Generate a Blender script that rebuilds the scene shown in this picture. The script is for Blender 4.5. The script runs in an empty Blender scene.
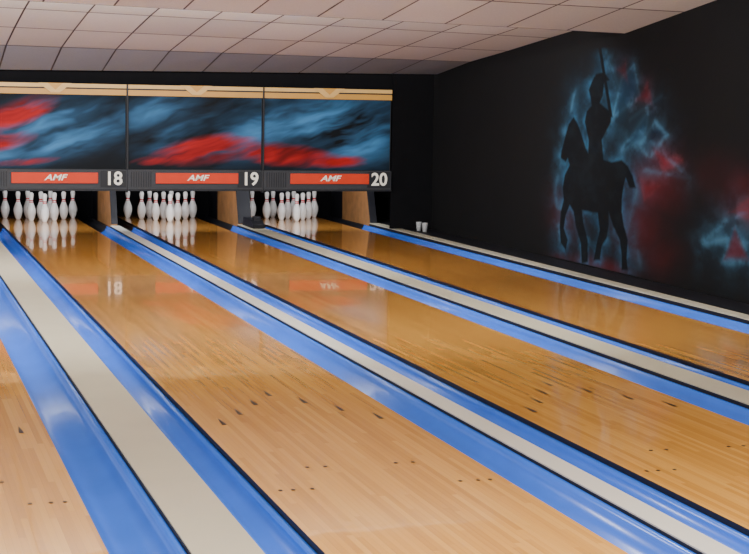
import bpy, bmesh, math, random
import numpy as np
from mathutils import Matrix, Vector
random.seed(4)
S=bpy.context.scene
# ------------------------------------------------------------ camera
F,YAW,PITCH,ROLL,CH=1629.211,0.295,0.1037,0.0171,1.5868
fwd=np.array([math.sin(YAW)*math.cos(PITCH),math.cos(YAW)*math.cos(PITCH),-math.sin(PITCH)])
rt=np.array([math.cos(YAW),-math.sin(YAW),0.]);up=np.cross(rt,fwd)
r_=rt*math.cos(ROLL)+up*math.sin(ROLL);u_=-rt*math.sin(ROLL)+up*math.cos(ROLL)
cd=bpy.data.cameras.new('camera');cam=bpy.data.objects.new('camera',cd);S.collection.objects.link(cam)
cd.sensor_width=36;cd.lens=F*36/749;cd.clip_end=200
M=Matrix.Identity(4)
for i in range(3):
    M[i][0]=r_[i];M[i][1]=u_[i];M[i][2]=-fwd[i]
M[2][3]=CH
cam.matrix_world=M
S.camera=cam

# ------------------------------------------------------------ helpers
def mat(name,col,rough=.5,metal=0,spec=.5,coat=0,emis=None,es=0,noise=0,nscale=8,bump=0):
    m=bpy.data.materials.new(name);m.use_nodes=True
    nt=m.node_tree;b=nt.nodes['Principled BSDF']
    b.inputs['Base Color'].default_value=(*col,1);b.inputs['Roughness'].default_value=rough
    b.inputs['Metallic'].default_value=metal;b.inputs['Specular IOR Level'].default_value=spec
    b.inputs['Coat Weight'].default_value=coat;b.inputs['Coat Roughness'].default_value=.08
    if emis: b.inputs['Emission Color'].default_value=(*emis,1);b.inputs['Emission Strength'].default_value=es
    if noise or bump:
        tc=nt.nodes.new('ShaderNodeTexCoord');n=nt.nodes.new('ShaderNodeTexNoise')
        n.inputs['Scale'].default_value=nscale;n.inputs['Detail'].default_value=5
        nt.links.new(tc.outputs['Object'],n.inputs['Vector'])
        if noise:
            mr=nt.nodes.new('ShaderNodeMapRange');mr.inputs['To Min'].default_value=1-noise;mr.inputs['To Max'].default_value=1+noise
            nt.links.new(n.outputs['Fac'],mr.inputs['Value'])
            mx=nt.nodes.new('ShaderNodeVectorMath');mx.operation='SCALE';mx.inputs[0].default_value=col
            nt.links.new(mr.outputs[0],mx.inputs['Scale']);nt.links.new(mx.outputs[0],b.inputs['Base Color'])
        if bump:
            bp=nt.nodes.new('ShaderNodeBump');bp.inputs['Strength'].default_value=bump;bp.inputs['Distance'].default_value=.01
            nt.links.new(n.outputs['Fac'],bp.inputs['Height']);nt.links.new(bp.outputs[0],b.inputs['Normal'])
    return m
def vcol_mat(name,rough=.6,spec=.3,attr='paint'):
    m=mat(name,(1,1,1),rough,spec=spec);nt=m.node_tree
    a=nt.nodes.new('ShaderNodeAttribute');a.attribute_name=attr
    nt.links.new(a.outputs['Color'],nt.nodes['Principled BSDF'].inputs['Base Color']);return m
def obj(name,verts,faces,mats,fm=None,parent=None,smooth=False):
    me=bpy.data.meshes.new(name);me.from_pydata([tuple(map(float,v)) for v in verts],[],faces);me.update()
    if not isinstance(mats,(list,tuple)):mats=[mats]
    for m in mats:me.materials.append(m)
    if fm is not None:
        for p,i in zip(me.polygons,fm):p.material_index=i
    if smooth:
        for p in me.polygons:p.use_smooth=True
    o=bpy.data.objects.new(name,me);S.collection.objects.link(o)
    if parent:o.parent=parent
    return o
def empty(name):
    o=bpy.data.objects.new(name,None);S.collection.objects.link(o);return o
class MB:
    def __init__(s): s.v=[];s.f=[];s.m=[]
    def box(s,a,b,mi=0):
        n=len(s.v);x0,y0,z0=a;x1,y1,z1=b
        s.v+=[(x0,y0,z0),(x1,y0,z0),(x1,y1,z0),(x0,y1,z0),(x0,y0,z1),(x1,y0,z1),(x1,y1,z1),(x0,y1,z1)]
        s.f+=[(n,n+3,n+2,n+1),(n+4,n+5,n+6,n+7),(n,n+1,n+5,n+4),(n+1,n+2,n+6,n+5),(n+2,n+3,n+7,n+6),(n+3,n,n+4,n+7)]
        s.m+=[mi]*6 if isinstance(mi,int) else list(mi);return s   # order bottom,top,front,right,back,left
    def prism(s,poly,axis,a,b,mi=0):
        def P(p,t):
            return {0:(t,p[0],p[1]),1:(p[0],t,p[1]),2:(p[0],p[1],t)}[axis]
        n=len(s.v);k=len(poly)
        s.v+=[P(p,a) for p in poly]+[P(p,b) for p in poly]
        s.f+=[tuple(range(n,n+k)),tuple(range(n+2*k-1,n+k-1,-1))]+[(n+i,n+k+i,n+k+(i+1)%k,n+(i+1)%k) for i in range(k)]
        s.m+=[mi]*(k+2);return s
    def make(s,name,mats,parent=None,smooth=False,bevel=0):
        o=obj(name,s.v,s.f,mats,s.m,parent,smooth)
        bm=bmesh.new();bm.from_mesh(o.data);bmesh.ops.recalc_face_normals(bm,faces=bm.faces);bm.to_mesh(o.data);bm.free()
        if bevel:
            md=o.modifiers.new('bev','BEVEL');md.width=bevel;md.segments=2
        return o
def vnoise(x,y,seed):
    rng=np.random.RandomState(seed);T=rng.rand(256,256)
    xi=np.floor(x).astype(int);yi=np.floor(y).astype(int);fx=x-xi;fy=y-yi
    fx=fx*fx*(3-2*fx);fy=fy*fy*(3-2*fy)
    g=lambda a,b:T[a%256,b%256]
    return (g(xi,yi)*(1-fx)+g(xi+1,yi)*fx)*(1-fy)+(g(xi,yi+1)*(1-fx)+g(xi+1,yi+1)*fx)*fy
def fbm(x,y,seed,o=4):
    t=0;a=.5;s=0
    for i in range(o):
        t=t+a*vnoise(x*2**i,y*2**i,seed+i);s+=a;a*=.55
    return t/s
def lin(c):
    c=np.array(c)/255.;return np.where(c<=.04045,c/12.92,((c+.055)/1.055)**2.4)
def grid_obj(name,P,cols,material,parent=None):
    ny,nx=P.shape[:2]
    idx=np.arange(ny*nx).reshape(ny,nx)
    f=np.stack([idx[:-1,:-1],idx[:-1,1:],idx[1:,1:],idx[1:,:-1]],-1).reshape(-1,4)
    me=bpy.data.meshes.new(name)
    me.from_pydata(P.reshape(-1,3).tolist(),[],f.tolist());me.update()
    ca=me.color_attributes.new('paint','FLOAT_COLOR','POINT')
    buf=np.ones((ny*nx,4),dtype=np.float32);buf[:,:3]=cols.reshape(-1,3)
    ca.data.foreach_set('color',buf.ravel())
    me.materials.append(material)
    o=bpy.data.objects.new(name,me);S.collection.objects.link(o)
    if parent:o.parent=parent
    return o

# ------------------------------------------------------------ materials
def wood_lane():
    m=bpy.data.materials.new('lane_maple');m.use_nodes=True;nt=m.node_tree;N=nt.nodes;L=nt.links
    b=N['Principled BSDF'];tc=N.new('ShaderNodeTexCoord');sx=N.new('ShaderNodeSeparateXYZ');L.new(tc.outputs['Object'],sx.inputs[0])
    def ma(op,a,b_=None,c=None):
        n=N.new('ShaderNodeMath');n.operation=op
        for i,v in enumerate((a,b_,c)):
            if v is None:continue
            if isinstance(v,(int,float)):n.inputs[i].default_value=v
            else:L.new(v,n.inputs[i])
        return n.outputs[0]
    q=ma('DIVIDE',sx.outputs[0],.0273);bi=ma('FLOOR',q)
    w1=N.new('ShaderNodeTexWhiteNoise');w1.noise_dimensions='1D';L.new(bi,w1.inputs['W'])
    seg=ma('FLOOR',ma('ADD',ma('DIVIDE',sx.outputs[1],1.3),ma('MULTIPLY',w1.outputs['Value'],9.)))
    cv=N.new('ShaderNodeCombineXYZ');L.new(bi,cv.inputs[0]);L.new(seg,cv.inputs[1])
    w2=N.new('ShaderNodeTexWhiteNoise');w2.noise_dimensions='2D';L.new(cv.outputs[0],w2.inputs['Vector'])
    mp=N.new('ShaderNodeMapping');mp.inputs['Scale'].default_value=(60,1.2,1);L.new(tc.outputs['Object'],mp.inputs['Vector'])
    gn=N.new('ShaderNodeTexNoise');gn.inputs['Scale'].default_value=1;gn.inputs['Detail'].default_value=6;gn.inputs['Roughness'].default_value=.6;L.new(mp.outputs[0],gn.inputs['Vector'])
    fac=ma('ADD',ma('MULTIPLY',w2.outputs['Value'],.5),ma('MULTIPLY',gn.outputs['Fac'],.5))
    cr=N.new('ShaderNodeValToRGB');L.new(fac,cr.inputs[0])
    e=cr.color_ramp.elements;e[0].position=.05;e[0].color=(.52,.230,.040,1);e[1].position=.95;e[1].color=(.84,.455,.105,1)
    k=cr.color_ramp.elements.new(.5);k.color=(.72,.350,.066,1)
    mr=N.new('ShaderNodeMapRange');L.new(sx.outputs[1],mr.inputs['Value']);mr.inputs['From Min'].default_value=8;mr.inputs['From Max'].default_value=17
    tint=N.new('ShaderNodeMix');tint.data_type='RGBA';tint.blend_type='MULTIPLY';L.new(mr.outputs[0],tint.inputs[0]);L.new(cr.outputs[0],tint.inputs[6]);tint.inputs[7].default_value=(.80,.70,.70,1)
    fr=ma('FRACT',q);edge=ma('MULTIPLY',ma('LESS_THAN',fr,.06),.2)
    dk=N.new('ShaderNodeMix');dk.data_type='RGBA';L.new(edge,dk.inputs[0]);L.new(tint.outputs[2],dk.inputs[6]);dk.inputs[7].default_value=(.12,.05,.02,1)
    L.new(dk.outputs[2],b.inputs['Base Color'])
    b.inputs['Roughness'].default_value=.10;b.inputs['Specular IOR Level'].default_value=.30
    b.inputs['Coat Weight'].default_value=.45;b.inputs['Coat Roughness'].default_value=.02
    mp2=N.new('ShaderNodeMapping');mp2.inputs['Scale'].default_value=(9,2.0,1);L.new(tc.outputs['Object'],mp2.inputs['Vector'])
    n2=N.new('ShaderNodeTexNoise');n2.inputs['Scale'].default_value=1;L.new(mp2.outputs[0],n2.inputs['Vector'])
    bp=N.new('ShaderNodeBump');bp.inputs['Strength'].default_value=.02;bp.inputs['Distance'].default_value=.02;L.new(n2.outputs['Fac'],bp.inputs['Height'])
    L.new(bp.outputs[0],b.inputs['Normal']);L.new(bp.outputs[0],b.inputs['Coat Normal'])
    return m
m_lane=wood_lane()
m_blue=mat('gutter_blue_plastic',(.030,.140,.66),.24,noise=.12,nscale=3,coat=.15,spec=.45)
m_cap=mat('divider_cap_beige',(.52,.48,.37),.4,noise=.08,nscale=2.5)
m_capw=mat('divider_cap_white',(.62,.60,.54),.4,noise=.06,nscale=2.5)
m_black=mat('black_rubber',(.012,.012,.016),.5,noise=.2,spec=.2)
m_dark=mat('dark_fascia',(.015,.016,.020),.5,noise=.2,spec=.2)
m_wall=mat('black_wall_paint',(.0088,.0088,.0098),.9,spec=.08,noise=.15,nscale=3)
m_floor=mat('subfloor_dark',(.02,.02,.022),.8,noise=.3)
m_app=m_lane
m_pin=mat('pin_white_plastic',(.88,.88,.88),.25,noise=.02,coat=.3)
m_red=mat('pin_red_stripe',(.60,.015,.03),.3,noise=.05)
m_kick=mat('kickback_wood',(.36,.17,.062),.5,noise=.55,nscale=7)
m_mark=mat('lane_marker_dark',(.024,.013,.007),.3,noise=.1,spec=.2)
m_yel=mat('masking_trim_mustard',(.52,.26,.04),.5,noise=.1)
m_tan=mat('masking_trim_tan',(.62,.38,.12),.5,noise=.1)
m_sign=mat('sign_red',(.54,.035,.010),.5,noise=.1,spec=.2,emis=(.8,.07,.02),es=.04)
m_grey=mat('masking_lower_grey',(.036,.037,.043),.5,noise=.15,spec=.2)
m_txt=mat('sign_letter_cream',(.76,.72,.63),.5,noise=.02,emis=(1,.95,.85),es=.1)
m_curtain=mat('pit_curtain',(.006,.006,.007),1,noise=.2,spec=.02)
m_cup=mat('white_cup',(.45,.46,.48),.5,noise=.03)
m_tbar=mat('ceiling_grid_dark',(.06,.055,.05),.7,noise=.1)

# ------------------------------------------------------------ layout
W=1.066;HP=21.9;FOUL=3.91;G=.24;YE=23.15;YK=21.08
L18=1.4994;lanes={}
lanes[18]=L18;lanes[19]=L18+W+.6051;lanes[20]=lanes[19]+W+.7025;lanes[17]=L18-.7454-W;lanes[16]=lanes[17]-.6051-W
WALLX=6.8429
# ------------------------------------------------------------ room
MB().box((-6,-5,-.30),(WALLX,24.2,-.15)).make('floor',m_floor)
MB().box((-6,-5,-.15),(WALLX,FOUL-.02,0)).make('approach_floor',m_app)
MB().box((WALLX,-5,-.30),(WALLX+.15,24.2,3.4)).make('wall_right',m_wall)
MB().box((-6,24.2,-.30),(WALLX+.15,24.35,3.4)).make('wall_back',m_wall)

# ceiling : sawtooth rows of tiles, lights hidden behind the steps
secA=[(19.9,1.955,2.02),(18.68,2.205,2.155),(17.46,2.35,2.25),(16.24,2.477,2.355),(15.02,2.58,2.455),(14.4,2.63,2.505)]
secB=[(14.4,2.44,2.33),(13.2,2.57,2.475),(12.0,2.69,2.62),(10.8,2.80,2.76),(9.6,2.88,2.87)]
secC=[(9.6,2.60,2.60),(8.4,2.72,2.72),(7.2,2.84,2.84),(6,2.92,2.92),(4.8,2.92,2.92),(3.6,2.92,2.92),(2.4,2.92,2.92),(1.2,2.92,2.92),(0,2.92,2.92),(-1.2,2.92,2.92),(-2.4,2.92,2.92),(-3.6,2.92,2.92)]
def zc(s,x): return s[1]+(s[2]-s[1])*(x-1.4)/(6.84-1.4)
tv=[];tf=[];tm=[];tcol=[]
XL=-5.8;TW=.61
def tiles(sts,first):
    for ri in range(len(sts)-1):
        a,b=sts[ri],sts[ri+1]
        x1=WALLX
        while x1>XL:
            x0=max(x1-TW,XL);g=.009;gy=.013
            za=lambda x,t:zc(a,x)*(1-t)+zc(b,x)*t
            k=len(tv)
            for (xx,tt) in ((x0+g,gy),(x1-g,gy),(x1-g,1-gy),(x0+g,1-gy)):
                tv.append((xx,a[0]+(b[0]-a[0])*tt,za(xx,tt)))
            tf.append((k,k+1,k+2,k+3));tm.append(0)
            v=random.uniform(.88,1.05)
            base=(.34,.37,.40) if (first and ri==0) else (.72,.73,.67)  # far row: shade of its steeper slope put into the tile colour
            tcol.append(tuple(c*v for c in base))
            k=len(tv)
            for (xx,tt) in ((x0,0),(x1,0),(x1,1),(x0,1)):
                tv.append((xx,a[0]+(b[0]-a[0])*tt,za(xx,tt)+.006))
            tf.append((k,k+1,k+2,k+3));tm.append(1);tcol.append((1,1,1))
            x1-=TW
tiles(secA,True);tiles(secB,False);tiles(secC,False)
for lo,hi in ((secB,secA),(secC,secB)):
    y=lo[0][0];k=len(tv)
    tv+=[(XL,y,zc(lo[0],XL)),(WALLX,y,zc(lo[0],WALLX)),(WALLX,y,zc(hi[-1],WALLX)+.02),(XL,y,zc(hi[-1],XL)+.02)]
    tf.append((k,k+1,k+2,k+3));tm.append(1);tcol.append((1,1,1))
m_tile=mat('ceiling_tile',(1,1,1),.9,spec=.1)
nt=m_tile.node_tree;at=nt.nodes.new('ShaderNodeAttribute');at.attribute_name='paint'
nz=nt.nodes.new('ShaderNodeTexNoise');nz.inputs['Scale'].default_value=60;nz.inputs['Detail'].default_value=4
tcn=nt.nodes.new('ShaderNodeTexCoord');nt.links.new(tcn.outputs['Object'],nz.inputs['Vector'])
mr=nt.nodes.new('ShaderNodeMapRange');mr.inputs['To Min'].default_value=.85;mr.inputs['To Max'].default_value=1.12;nt.links.new(nz.outputs['Fac'],mr.inputs['Value'])
vm=nt.nodes.new('ShaderNodeVectorMath');vm.operation='SCALE';nt.links.new(at.outputs['Color'],vm.inputs[0]);nt.links.new(mr.outputs[0],vm.inputs['Scale'])
nt.links.new(vm.outputs[0],nt.nodes['Principled BSDF'].inputs['Base Color'])
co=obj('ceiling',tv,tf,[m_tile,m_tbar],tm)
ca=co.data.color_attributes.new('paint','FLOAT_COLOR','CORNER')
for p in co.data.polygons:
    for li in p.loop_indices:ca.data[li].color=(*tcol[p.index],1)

# ------------------------------------------------------------ lanes
def lane(n):
    x=lanes[n]
    o=MB().box((x,FOUL,-.15),(x+W,YE,0),(1,0,1,1,1,1)).make('bowling_lane',[m_lane,m_black])
    mk=MB()
    cxx=x+W/2
    for k in range(-3,4):
        px=cxx+k*5*.0273;py=8.71-abs(k)*.25
        mk.prism([(px-.012,py-.09),(px+.012,py-.09),(px+.008,py-.01),(px,py+.08),(px-.008,py-.01)],2,.0006,.0016)
    mk.make('aiming_arrows',m_mark,o)
    d=MB()
    for k,yy in ((3,6.45),(5,6.45),(8,6.45),(11,6.85),(14,6.85)):
        for s_ in (-1,1):
            px=cxx+s_*(20-k)*.0273
            d.prism([(px+.009*math.cos(t*math.pi/6),yy+.012*math.sin(t*math.pi/6)) for t in range(12)],2,.0006,.0016)
    d.make('guide_dots',m_mark,o)
    return o
for n in lanes:lane(n)

def gutter(x0,width,lane_side):
    """half round channel along Y; the flange next to the lane sits lower; coloured black beside the pin deck"""
    zl,zr=(-.026,-.006) if lane_side=='L' else (-.006,-.026)
    pr=[(0,zl),(.022,zl-.002)]
    R=(width-.044)/2
    for i in range(1,14):
        a=math.pi*i/14;t=i/14
        pr.append((.022+R-R*math.cos(a),(zl*(1-t)+zr*t)-.002-.08*math.sin(a)))
    pr+=[(width-.022,zr-.002),(width,zr)]
    v=[];f=[];fm=[]
    ys=[FOUL,YK+.15,YE];k=len(pr)
    for y in ys:
        for p in pr:v.append((x0+p[0],y,p[1]))
    for j in range(2):
        for i in range(k-1):f.append((j*k+i,j*k+i+1,(j+1)*k+i+1,(j+1)*k+i));fm.append(j)
    ns=len(f)
    b0=len(v)
    for y in ys:
        v+= [(x0,y,-.15),(x0+width,y,-.15)]
    for j in range(2):
        f+=[(j*k,(j+1)*k,b0+2*(j+1),b0+2*j),(j*k+k-1,b0+2*j+1,b0+2*j+3,(j+2)*k-1),(b0+2*j,b0+2*j+1,b0+2*j+3,b0+2*j+2)];fm+=[j]*3
    f.append(tuple(list(range(k))[::-1]+[b0,b0+1]));fm.append(0)
    o=obj('lane_gutter',v,f,[m_blue,m_black],fm)
    for i,p in enumerate(o.data.polygons):
        if i<ns:p.use_smooth=True
    return o
def divider(x0,x1,m,h):
    mb=MB().box((x0,FOUL,-.15),(x1,YK-.03,h-.006),1)
    mb.box((x0+.004,FOUL,h-.006),(x1-.004,YK-.03,h),0)
    return mb.make('lane_divider',[m,m_black])
def kick(x0,x1):
    mb=MB()
    prf=[(YK,-.148),(YK,.03),(YK+.22,.56),(22.5,.56),(22.5,-.148)]
    mb.prism(prf,0,x0,x1,0)
    mb.prism([(YK-.012,.03),(YK+.208,.56),(YK+.23,.575),(YK+.24,.56),(YK+.02,.03)],0,x0-.003,x1+.003,1)
    mb.box((x0+.01,22.5,-.148),(x1-.01,23.14,.56),1)
    return mb.make('kickback_panel',[m_kick,m_black],bevel=.004)
def gap(a,b,m,h=.012,gl=.25,gr=.22):
    gutter(a+.002,gl,'L');gutter(b-gr-.002,gr,'R');divider(a+gl+.004,b-gr-.004,m,h)
    kick(a+gl+.03,b-gr-.03)
gap(lanes[16]+W,lanes[17],m_capw);gap(lanes[17]+W,lanes[18],m_cap,gl=.27,gr=.21);gap(lanes[18]+W,lanes[19],m_capw);gap(lanes[19]+W,lanes[20],m_cap,.02)
e=lanes[20]+W
gutter(e+.002,.30,'L')
MB().box((e+.304,FOUL,-.15),(e+.50,YK-.03,.022),1).box((e+.31,FOUL,.022),(e+.44,YK-.03,.032),0).make('lane_divider',[m_cap,m_black])
kick(e+.33,e+.42)
MB().box((e+.502,FOUL,-.15),(WALLX-.002,YE,.022)).make('side_ledge',m_black)

# ------------------------------------------------------------ pins
prof=[(0,0),(.0258,0),(.0285,.004),(.0358,.019),(.0430,.036),(.0497,.057),(.0560,.082),(.0590,.098),(.0605,.114),(.0600,.130),(.0581,.149),(.0535,.169),(.0476,.186),(.0410,.203),(.0350,.219),(.0305,.230),(.0272,.241),(.0250,.251),(.0236,.259),(.0229,.267),(.0232,.276),(.0241,.285),(.0262,.299),(.0288,.314),(.0311,.329),(.0322,.343),(.0318,.354),(.0296,.364),(.0250,.372),(.0180,.3775),(.009,.3805),(0,.381)]
def pinmesh():
    sg=24;v=[];f=[];m=[]
    for (r,z) in prof[1:-1]:
        for i in range(sg):v.append((r*math.cos(2*math.pi*i/sg),r*math.sin(2*math.pi*i/sg),z))
    n=len(prof)-2
    for j in range(n-1):
        zm=(prof[j+1][1]+prof[j+2][1])/2
        red=1 if (.241<zm<.252 or .259<zm<.277) else 0
        for i in range(sg):
            f.append((j*sg+i,j*sg+(i+1)%sg,(j+1)*sg+(i+1)%sg,(j+1)*sg+i));m.append(red)
    f.append(tuple(range(sg))[::-1]);m.append(0);f.append(tuple((n-1)*sg+i for i in range(sg)));m.append(0)
    me=bpy.data.meshes.new('pin');me.from_pydata(v,[],f);me.materials.append(m_pin);me.materials.append(m_red)
    for p,i in zip(me.polygons,m):p.material_index=i;p.use_smooth=True
    return me
PM=pinmesh()
for n in lanes:
    e_=empty('bowling_pin_set')
    c=lanes[n]+W/2+.04;e_.location=(c,HP,0)
    k=0
    for row in range(4):
        for i in range(row+1):
            k+=1
            o=bpy.data.objects.new('pin_%d'%k,PM);S.collection.objects.link(o);o.parent=e_
            o.location=((i-row/2)*.3048,row*.264,.0005)

# ------------------------------------------------------------ pit
mb=MB().box((-4,23.3,-.15),(WALLX-.01,23.4,1.90)).box((-4,20.2,1.85),(WALLX-.01,23.3,1.9))
mb.make('pit_curtain',m_curtain)

# ------------------------------------------------------------ masking units
YM=20.0
ux={17:(-.60,1.15),18:(1.15,2.886),19:(2.886,4.585),20:(4.585,6.27),16:(-2.3,-.60)}
def streak_cols(X,Z,unit):
    a=math.radians(17)
    s=X*math.cos(a)+Z*math.sin(a);t=-X*math.sin(a)+Z*math.cos(a)
    wob=fbm(X*1.3,Z*1.6,7)*.25
    n1=fbm(s*1.5+3,(t+wob)*7,11);n2=fbm(s*1.2+9,(t+wob)*9,31);n3=fbm(s*2.2,(t+wob)*20,53)
    C=np.zeros(X.shape+(3,))+lin((9,12,17))
    def blob(cx,cz,rx,rz,tilt=.3):
        dx=X-cx;dz=(Z-cz)-dx*tilt
        return np.exp(-((dx/rx)**2+(dz/rz)**2))
    B=np.zeros(X.shape);Rr=np.zeros(X.shape)
    for b in blue:B=np.maximum(B,b[5]*blob(*b[:5]))
    for b in red:Rr=np.maximum(Rr,b[5]*blob(*b[:5]))
    fb=np.clip(B*(.22+2.1*(n1-.30))*(.75+.6*n3),0,1)[...,None]
    C=C*(1-fb)+lin((64,120,168))*fb
    fr=np.clip((Rr*(.2+1.9*n2)-.27)*1.7*(.75+.5*n3),0,1)[...,None]
    C=C*(1-fr)+(lin((166,28,30))*(.35+.8*n3[...,None]))*fr
    dk=np.clip((fbm(s*1.0+20,(t+wob)*4,77)-.52)*5,0,.85)[...,None]
    return C*(1-dk*.8)
blue=[(1.9,1.42,.60,.24,.2,1.),(2.2,1.15,.55,.18,.25,.9),(1.45,1.0,.4,.15,.2,.6),
      (3.2,1.5,.5,.18,.2,.65),(3.6,1.2,.5,.15,.2,.6),(4.6,1.35,.7,.28,.2,1.0),(5.3,1.40,.8,.28,.1,1.1),(5.9,1.15,.5,.3,.2,.95),(5.6,1.6,.7,.12,.1,.7),
      (.3,1.3,.7,.3,.2,.9),(-1.5,1.3,.7,.3,.2,.9)]
red=[(1.45,1.38,.55,.16,.42,1.1),(1.3,1.08,.5,.12,.25,.8),(1.6,.86,.5,.06,.1,.55),
     (3.9,1.02,.60,.16,.12,1.15),(4.7,1.0,.7,.14,-.1,1.1),(5.4,.92,.5,.10,-.05,.9),(3.3,.9,.4,.07,.1,.6),(-.2,1.2,.6,.2,.3,1),(-1.8,1.2,.6,.2,.3,1)]
m_paint=vcol_mat('masking_artwork',.6,.12)
def masking(n):
    x0,x1=ux[n];root=empty('masking_unit')
    g=.008
    mb=MB().box((x0+g,YM+.005,.52),(x1-g,YM+.06,1.81),0)
    mb.box((x0+g,YM-.03,.52),(x1-g,YM+.005,.545),0)
    mb.make('core_board',[m_dark],root)
    nx,nz=300,150
    X,Z=np.meshgrid(np.linspace(x0+.02,x1-.02,nx),np.linspace(.785,1.675,nz))
    grid_obj('artwork_panel',np.stack([X,np.full_like(X,YM),Z],-1),streak_cols(X,Z,n),m_paint,root)
    t=MB();t.box((x0+g,YM-.035,1.765),(x1-g,YM+.004,1.812),1);t.box((x0+g,YM-.02,1.748),(x1-g,YM+.004,1.765),2);t.box((x0+g,YM-.03,1.68),(x1-g,YM+.004,1.748),0)
    c=(x0+x1)/2
    t.prism([(c-.20,1.815),(c+.20,1.815),(c+.05,1.70),(c-.05,1.70)],1,YM-.055,YM-.036,1)
    t.prism([(c-.09,1.815),(c+.09,1.815),(c,1.735)],1,YM-.062,YM-.054,0)
    t.make('header_trim',[m_yel,m_tan,m_dark],root)
    l=MB();l.box((x0+g,YM-.05,.545),(x1-g,YM+.004,.775),0);l.box((x0+g,YM-.07,.52),(x1-g,YM-.05,.545),1)
    k=x0+.04
    while k<x0+.30:
        l.box((k,YM-.056,.57),(k+.012,YM-.05,.755),1);k+=.03
    l.make('lower_fascia',[m_grey,m_dark],root)
    MB().box((x0+.345,YM-.075,.612),(x0+1.375,YM-.051,.742)).make('logo_sign',[m_sign],root,bevel=.004)
    MB().box((x0+.335,YM-.062,.602),(x0+1.385,YM-.051,.752)).make('logo_sign_frame',[m_grey],root)
    MB().box((x1-.33,YM-.06,.565),(x1-.02,YM-.0505,.765)).make('number_plate',[m_dark],root)
    def text(s,x,z,size,nm,ex=.003,off=.0,sc=1,shear=0):
        cu=bpy.data.curves.new(nm,'FONT');cu.body=s;cu.size=size;cu.align_x='CENTER';cu.align_y='CENTER';cu.extrude=ex;cu.offset=off;cu.shear=shear
        cu.materials.append(m_txt);o=bpy.data.objects.new(nm,cu);S.collection.objects.link(o);o.parent=root
        o.rotation_euler=(math.pi/2,0,0);o.location=(x,YM-.078 if nm=='logo_letters' else YM-.064,z);o.scale=(sc,1,1)
    text(str(n),x1-.17,.665,.225,'lane_number',off=.005,sc=.95)
    text('AMF',x0+.86,.68,.10,'logo_letters',off=.002,sc=1.3,shear=.3)
    MB().box((x0-.012,YM-.045,.5),(x0+g-.001,YM+.05,1.81)).make('edge_post',[m_dark],root)
for n in ux:masking(n)
MB().box((-4,YM+.062,0.9),(WALLX-.002,YM+.09,2.3)).box((6.285,YM+.02,.034),(WALLX-.002,YM+.061,2.3)).make('wall_partition',m_curtain)

# ------------------------------------------------------------ small things
x=lanes[19]+W+.30
bb=MB();bb.prism([(20.3,.021),(20.28,.075),(20.42,.13),(20.9,.13),(20.94,.021)],0,x,x+.15,0)
bb.box((x+.03,20.36,.10),(x+.12,20.5,.17),0)
bb.make('foul_sensor_box',m_black,bevel=.01)
def cup(x,y,z):
    v=[];f=[];sg=20
    P=[(.0,0),(.028,0),(.038,.11),(.040,.113),(.036,.11),(.026,.004),(0,.004)]
    for r,h in P:
        for i in range(sg):v.append((x+r*math.cos(6.2832*i/sg),y+r*math.sin(6.2832*i/sg),z+h))
    for j in range(len(P)-1):
        for i in range(sg):f.append((j*sg+i,j*sg+(i+1)%sg,(j+1)*sg+(i+1)%sg,(j+1)*sg+i))
    obj('paper_cup',v,f,m_cup,smooth=True)
cup(6.60,19.80,.023);cup(6.62,19.62,.023)

# ------------------------------------------------------------ mural on right wall
def wallpt(x,y):
    d=fwd*F+r_*(x-374.5)-u_*(y-277);t=WALLX/d[0];return (d[1]*t,CH+d[2]*t)
horse=[(574,117),(578,124),(582,135),(586,148),(590,156),(612,162),(622,160),(628,166),(633,176),(636,188),(630,188),(626,178),(624,186),(622,200),(622,212),(624,225),(628,240),(627,258),(628,270),(622,270),(622,256),(620,240),(613,225),(609,212),(609,225),(607,238),(602,246),(600,260),(594,260),(597,243),(600,230),(598,213),(592,212),(582,210),(584,225),(588,240),(588,262),(582,264),(581,243),(576,226),(574,212),(570,205),(566,215),(564,228),(568,240),(566,250),(561,243),(560,228),(561,212),(564,200),(563,188),(565,175),(570,165),(568,158),(566,162),(561,158),(562,150),(566,135),(569,124)]
rider=[(588,162),(589,140),(585,122),(587,111),(592,106),(591,98),(589,90),(592,82),(595,76),(602,78),(604,86),(603,96),(600,103),(606,108),(612,112),(611,122),(606,132),(602,140),(604,162)]
lance=[(597,38),(600,38),(613,117),(610,118)]
plume=[(594,84),(596,74),(604,72),(610,80),(605,82),(603,88)]
polys=[np.array([wallpt(*p) for p in q]) for q in (horse,rider,lance,plume)]
ny,nz=640,260
Yg,Zg=np.meshgrid(np.linspace(11.0,17.3,ny),np.linspace(.035,2.22,nz))
def seg_d(Y,Z,a,b,ax=1.):
    d=b-a;L=(d*d).sum()+1e-9
    t=np.clip(((Y-a[0])*d[0]+(Z-a[1])*d[1])/L,0,1)
    return np.hypot(Y-a[0]-t*d[0],Z-a[1]-t*d[1])
def sdf(Y,Z,P):
    D=np.full(Y.shape,9.);ins=np.zeros(Y.shape,bool)
    for i in range(len(P)):
        a=P[i];b=P[(i+1)%len(P)]
        D=np.minimum(D,seg_d(Y,Z,a,b))
        if a[1]!=b[1]:
            c=((a[1]>Z)!=(b[1]>Z))&(Y<(b[0]-a[0])*(Z-a[1])/(b[1]-a[1])+a[0]);ins^=c
    return np.where(ins,-D,D)
D=np.full(Yg.shape,9.)
for P in polys:D=np.minimum(D,sdf(Yg,Zg,P))
wallc=np.array((.0088,.0088,.0098))
C=np.zeros(Yg.shape+(3,))+wallc
nA=fbm(Yg*1.6,Zg*2.4,101);nB=fbm(Yg*2.2+4,Zg*3+5,131);nC=fbm(Yg*5,Zg*8,151)
def gl(x,y,ry,rz):
    a=wallpt(x,y);return np.exp(-(((Yg-a[0])/ry)**2+((Zg-a[1])/rz)**2))
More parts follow.
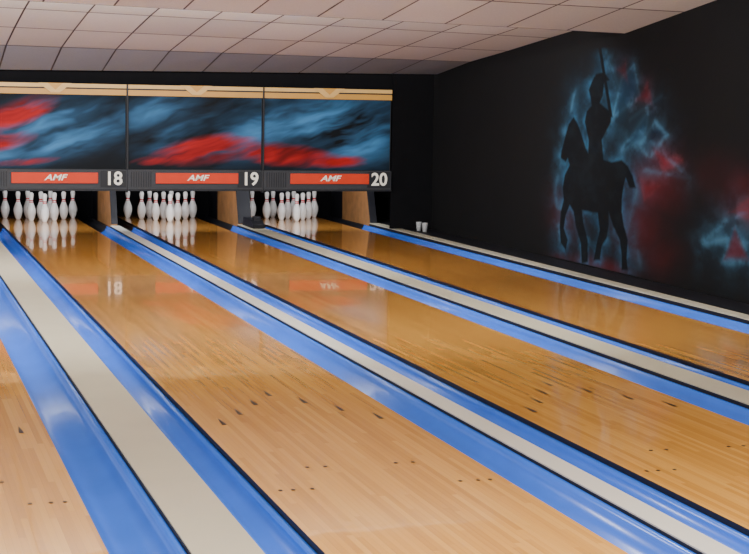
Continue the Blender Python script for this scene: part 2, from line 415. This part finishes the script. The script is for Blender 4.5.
def add(C,f,col): 
    f=np.clip(f,0,1)[...,None];return C*(1-f)+lin(col)*f
fr=np.maximum.reduce([gl(655,185,.50,.24)*.8,gl(640,225,.5,.3)*.6,gl(565,215,.4,.25)*.45,gl(600,268,.7,.10)*.7,gl(560,262,.3,.1)*.4,gl(740,195,.35,.18)*.6,gl(715,180,.4,.2)*.25,gl(660,255,.4,.2)*.4,gl(655,155,.25,.15)*.6])
C=add(C,fr*(.1+1.3*nA)*.7,(102,26,28))
fb=np.maximum.reduce([gl(640,150,.45,.36)*.5,gl(615,100,.36,.40)*.5,gl(575,105,.25,.25)*.35,gl(735,240,.45,.22)*.5,gl(630,200,.3,.35)*.35,gl(606,60,.25,.25)*.3])
C=add(C,fb*(.05+1.3*nB)*.8,(30,60,84))
shim=np.clip((nC-.40)*3,0,1)
C=add(C,(np.exp(-(np.maximum(D,0)/.13)**1.2)*.5+np.exp(-(np.maximum(D,0)/.05)**2)*.28)*(.16+.8*shim+.3*nB)*.8,(48,96,130))
def shard(pts,w,col,st_,close=True,fill=None,fs=0):
    global C
    P=np.array([wallpt(*p) for p in pts])
    if fill is not None:
        d=sdf(Yg,Zg,P);C=add(C,np.clip(-d/.07+.15,0,1)*(d<0)*fs*(.4+1.0*nC)*.85,fill)
    n=len(P)
    d=np.full(Yg.shape,9.)
    for i in range(n if close else n-1):d=np.minimum(d,seg_d(Yg,Zg,P[i],P[(i+1)%n]))
    C=add(C,(np.exp(-(d/w)**2)*.42+np.exp(-d/(w*3))*.28)*st_*(.25+1.0*shim),col)
bl=(66,112,142)
shard([(613,118),(622,78),(634,66),(640,96)],.028,bl,.85,fill=(26,60,88),fs=.6)
shard([(640,146),(655,122),(668,134),(650,158)],.028,bl,.9,fill=(10,20,34),fs=.9)
shard([(622,150),(648,112),(646,140)],.030,bl,.8,fill=(26,60,88),fs=.6)
shard([(655,150),(683,160),(664,172)],.026,(120,42,48),.7,fill=(108,24,28),fs=1)
shard([(636,100),(648,84),(652,104)],.026,(108,46,56),.65,fill=(94,26,32),fs=.9)
shard([(618,70),(626,62),(628,82)],.024,(108,46,56),.5,fill=(84,26,32),fs=.8)
shard([(640,178),(660,186),(645,200)],.026,(108,40,46),.5,fill=(94,22,26),fs=.9)
shard([(614,84),(603,45),(622,95)],.028,bl,.5)
shard([(644,170),(690,178),(660,150),(640,130)],.026,bl,.55,close=False)
shard([(630,120),(640,112),(662,96)],.024,bl,.55,close=False)
shard([(575,92),(571,112)],.03,bl,.6,close=False)
shard([(566,120),(556,190),(560,240)],.05,bl,.35,close=False)
shard([(636,190),(630,225),(640,262)],.05,bl,.3,close=False)
shard([(703,243),(725,222),(749,210)],.032,bl,.85,close=False)
shard([(703,243),(735,238),(755,246)],.030,bl,.75,close=False)
shard([(722,262),(735,225),(752,262)],.030,bl,.75,fill=(96,24,30),fs=.7)
shard([(730,212),(756,196),(760,222)],.026,(110,36,40),.5,fill=(94,22,26),fs=.9)
sil=1-np.clip(D/.024+.5,0,1)
silc=np.array((.0065,.0075,.0095))[None,None]+np.array((.006,.011,.016))*np.clip(nC-.45,0,1)[...,None]*1.2
C=C*(1-sil[...,None])+silc*sil[...,None]
bd=np.minimum.reduce([(Yg-11.0)/.3,(17.3-Yg)/.3,(2.22-Zg)/.1,(Zg-.02)/.03]);bd=np.clip(bd,0,1)[...,None]
C=C*bd+wallc*(1-bd)
m_mur=vcol_mat('mural_paint',.9,.08)
grid_obj('wall_mural_painting',np.stack([np.full_like(Yg,WALLX-.003),Yg,Zg],-1)[:, ::-1],C[:, ::-1],m_mur)

# ------------------------------------------------------------ lights
def area(name,loc,rot,sx,sy,p,col=(1,1,1)):
    l=bpy.data.lights.new(name,'AREA');l.shape='RECTANGLE';l.size=sx;l.size_y=sy;l.energy=p;l.color=col
    o=bpy.data.objects.new(name,l);o.location=loc;o.rotation_euler=rot;S.collection.objects.link(o);return o
for i,y in enumerate((1.5,4.5,)):
    for xx in (-1,2.6,5.6):
        area('ceiling_light',(xx,y,2.85),(0,0,0),1.2,.6,105,(1,.98,.94))
warm=(1,.98,.94)
area('cove_light',(1.3,14.44,2.50),(math.radians(82),0,0),9,.12,400,warm)
area('cove_light',(1.3,9.64,2.74),(math.radians(84),0,0),9,.2,500,warm)
for n in lanes:
    area('pin_light',(lanes[n]+W/2,20.35,.95),(math.radians(68),0,0),1.0,.15,26,(.95,.97,1))
wd=bpy.data.worlds.new('world');S.world=wd;wd.use_nodes=True
wd.node_tree.nodes['Background'].inputs[0].default_value=(1,.98,.95,1);wd.node_tree.nodes['Background'].inputs[1].default_value=1.65
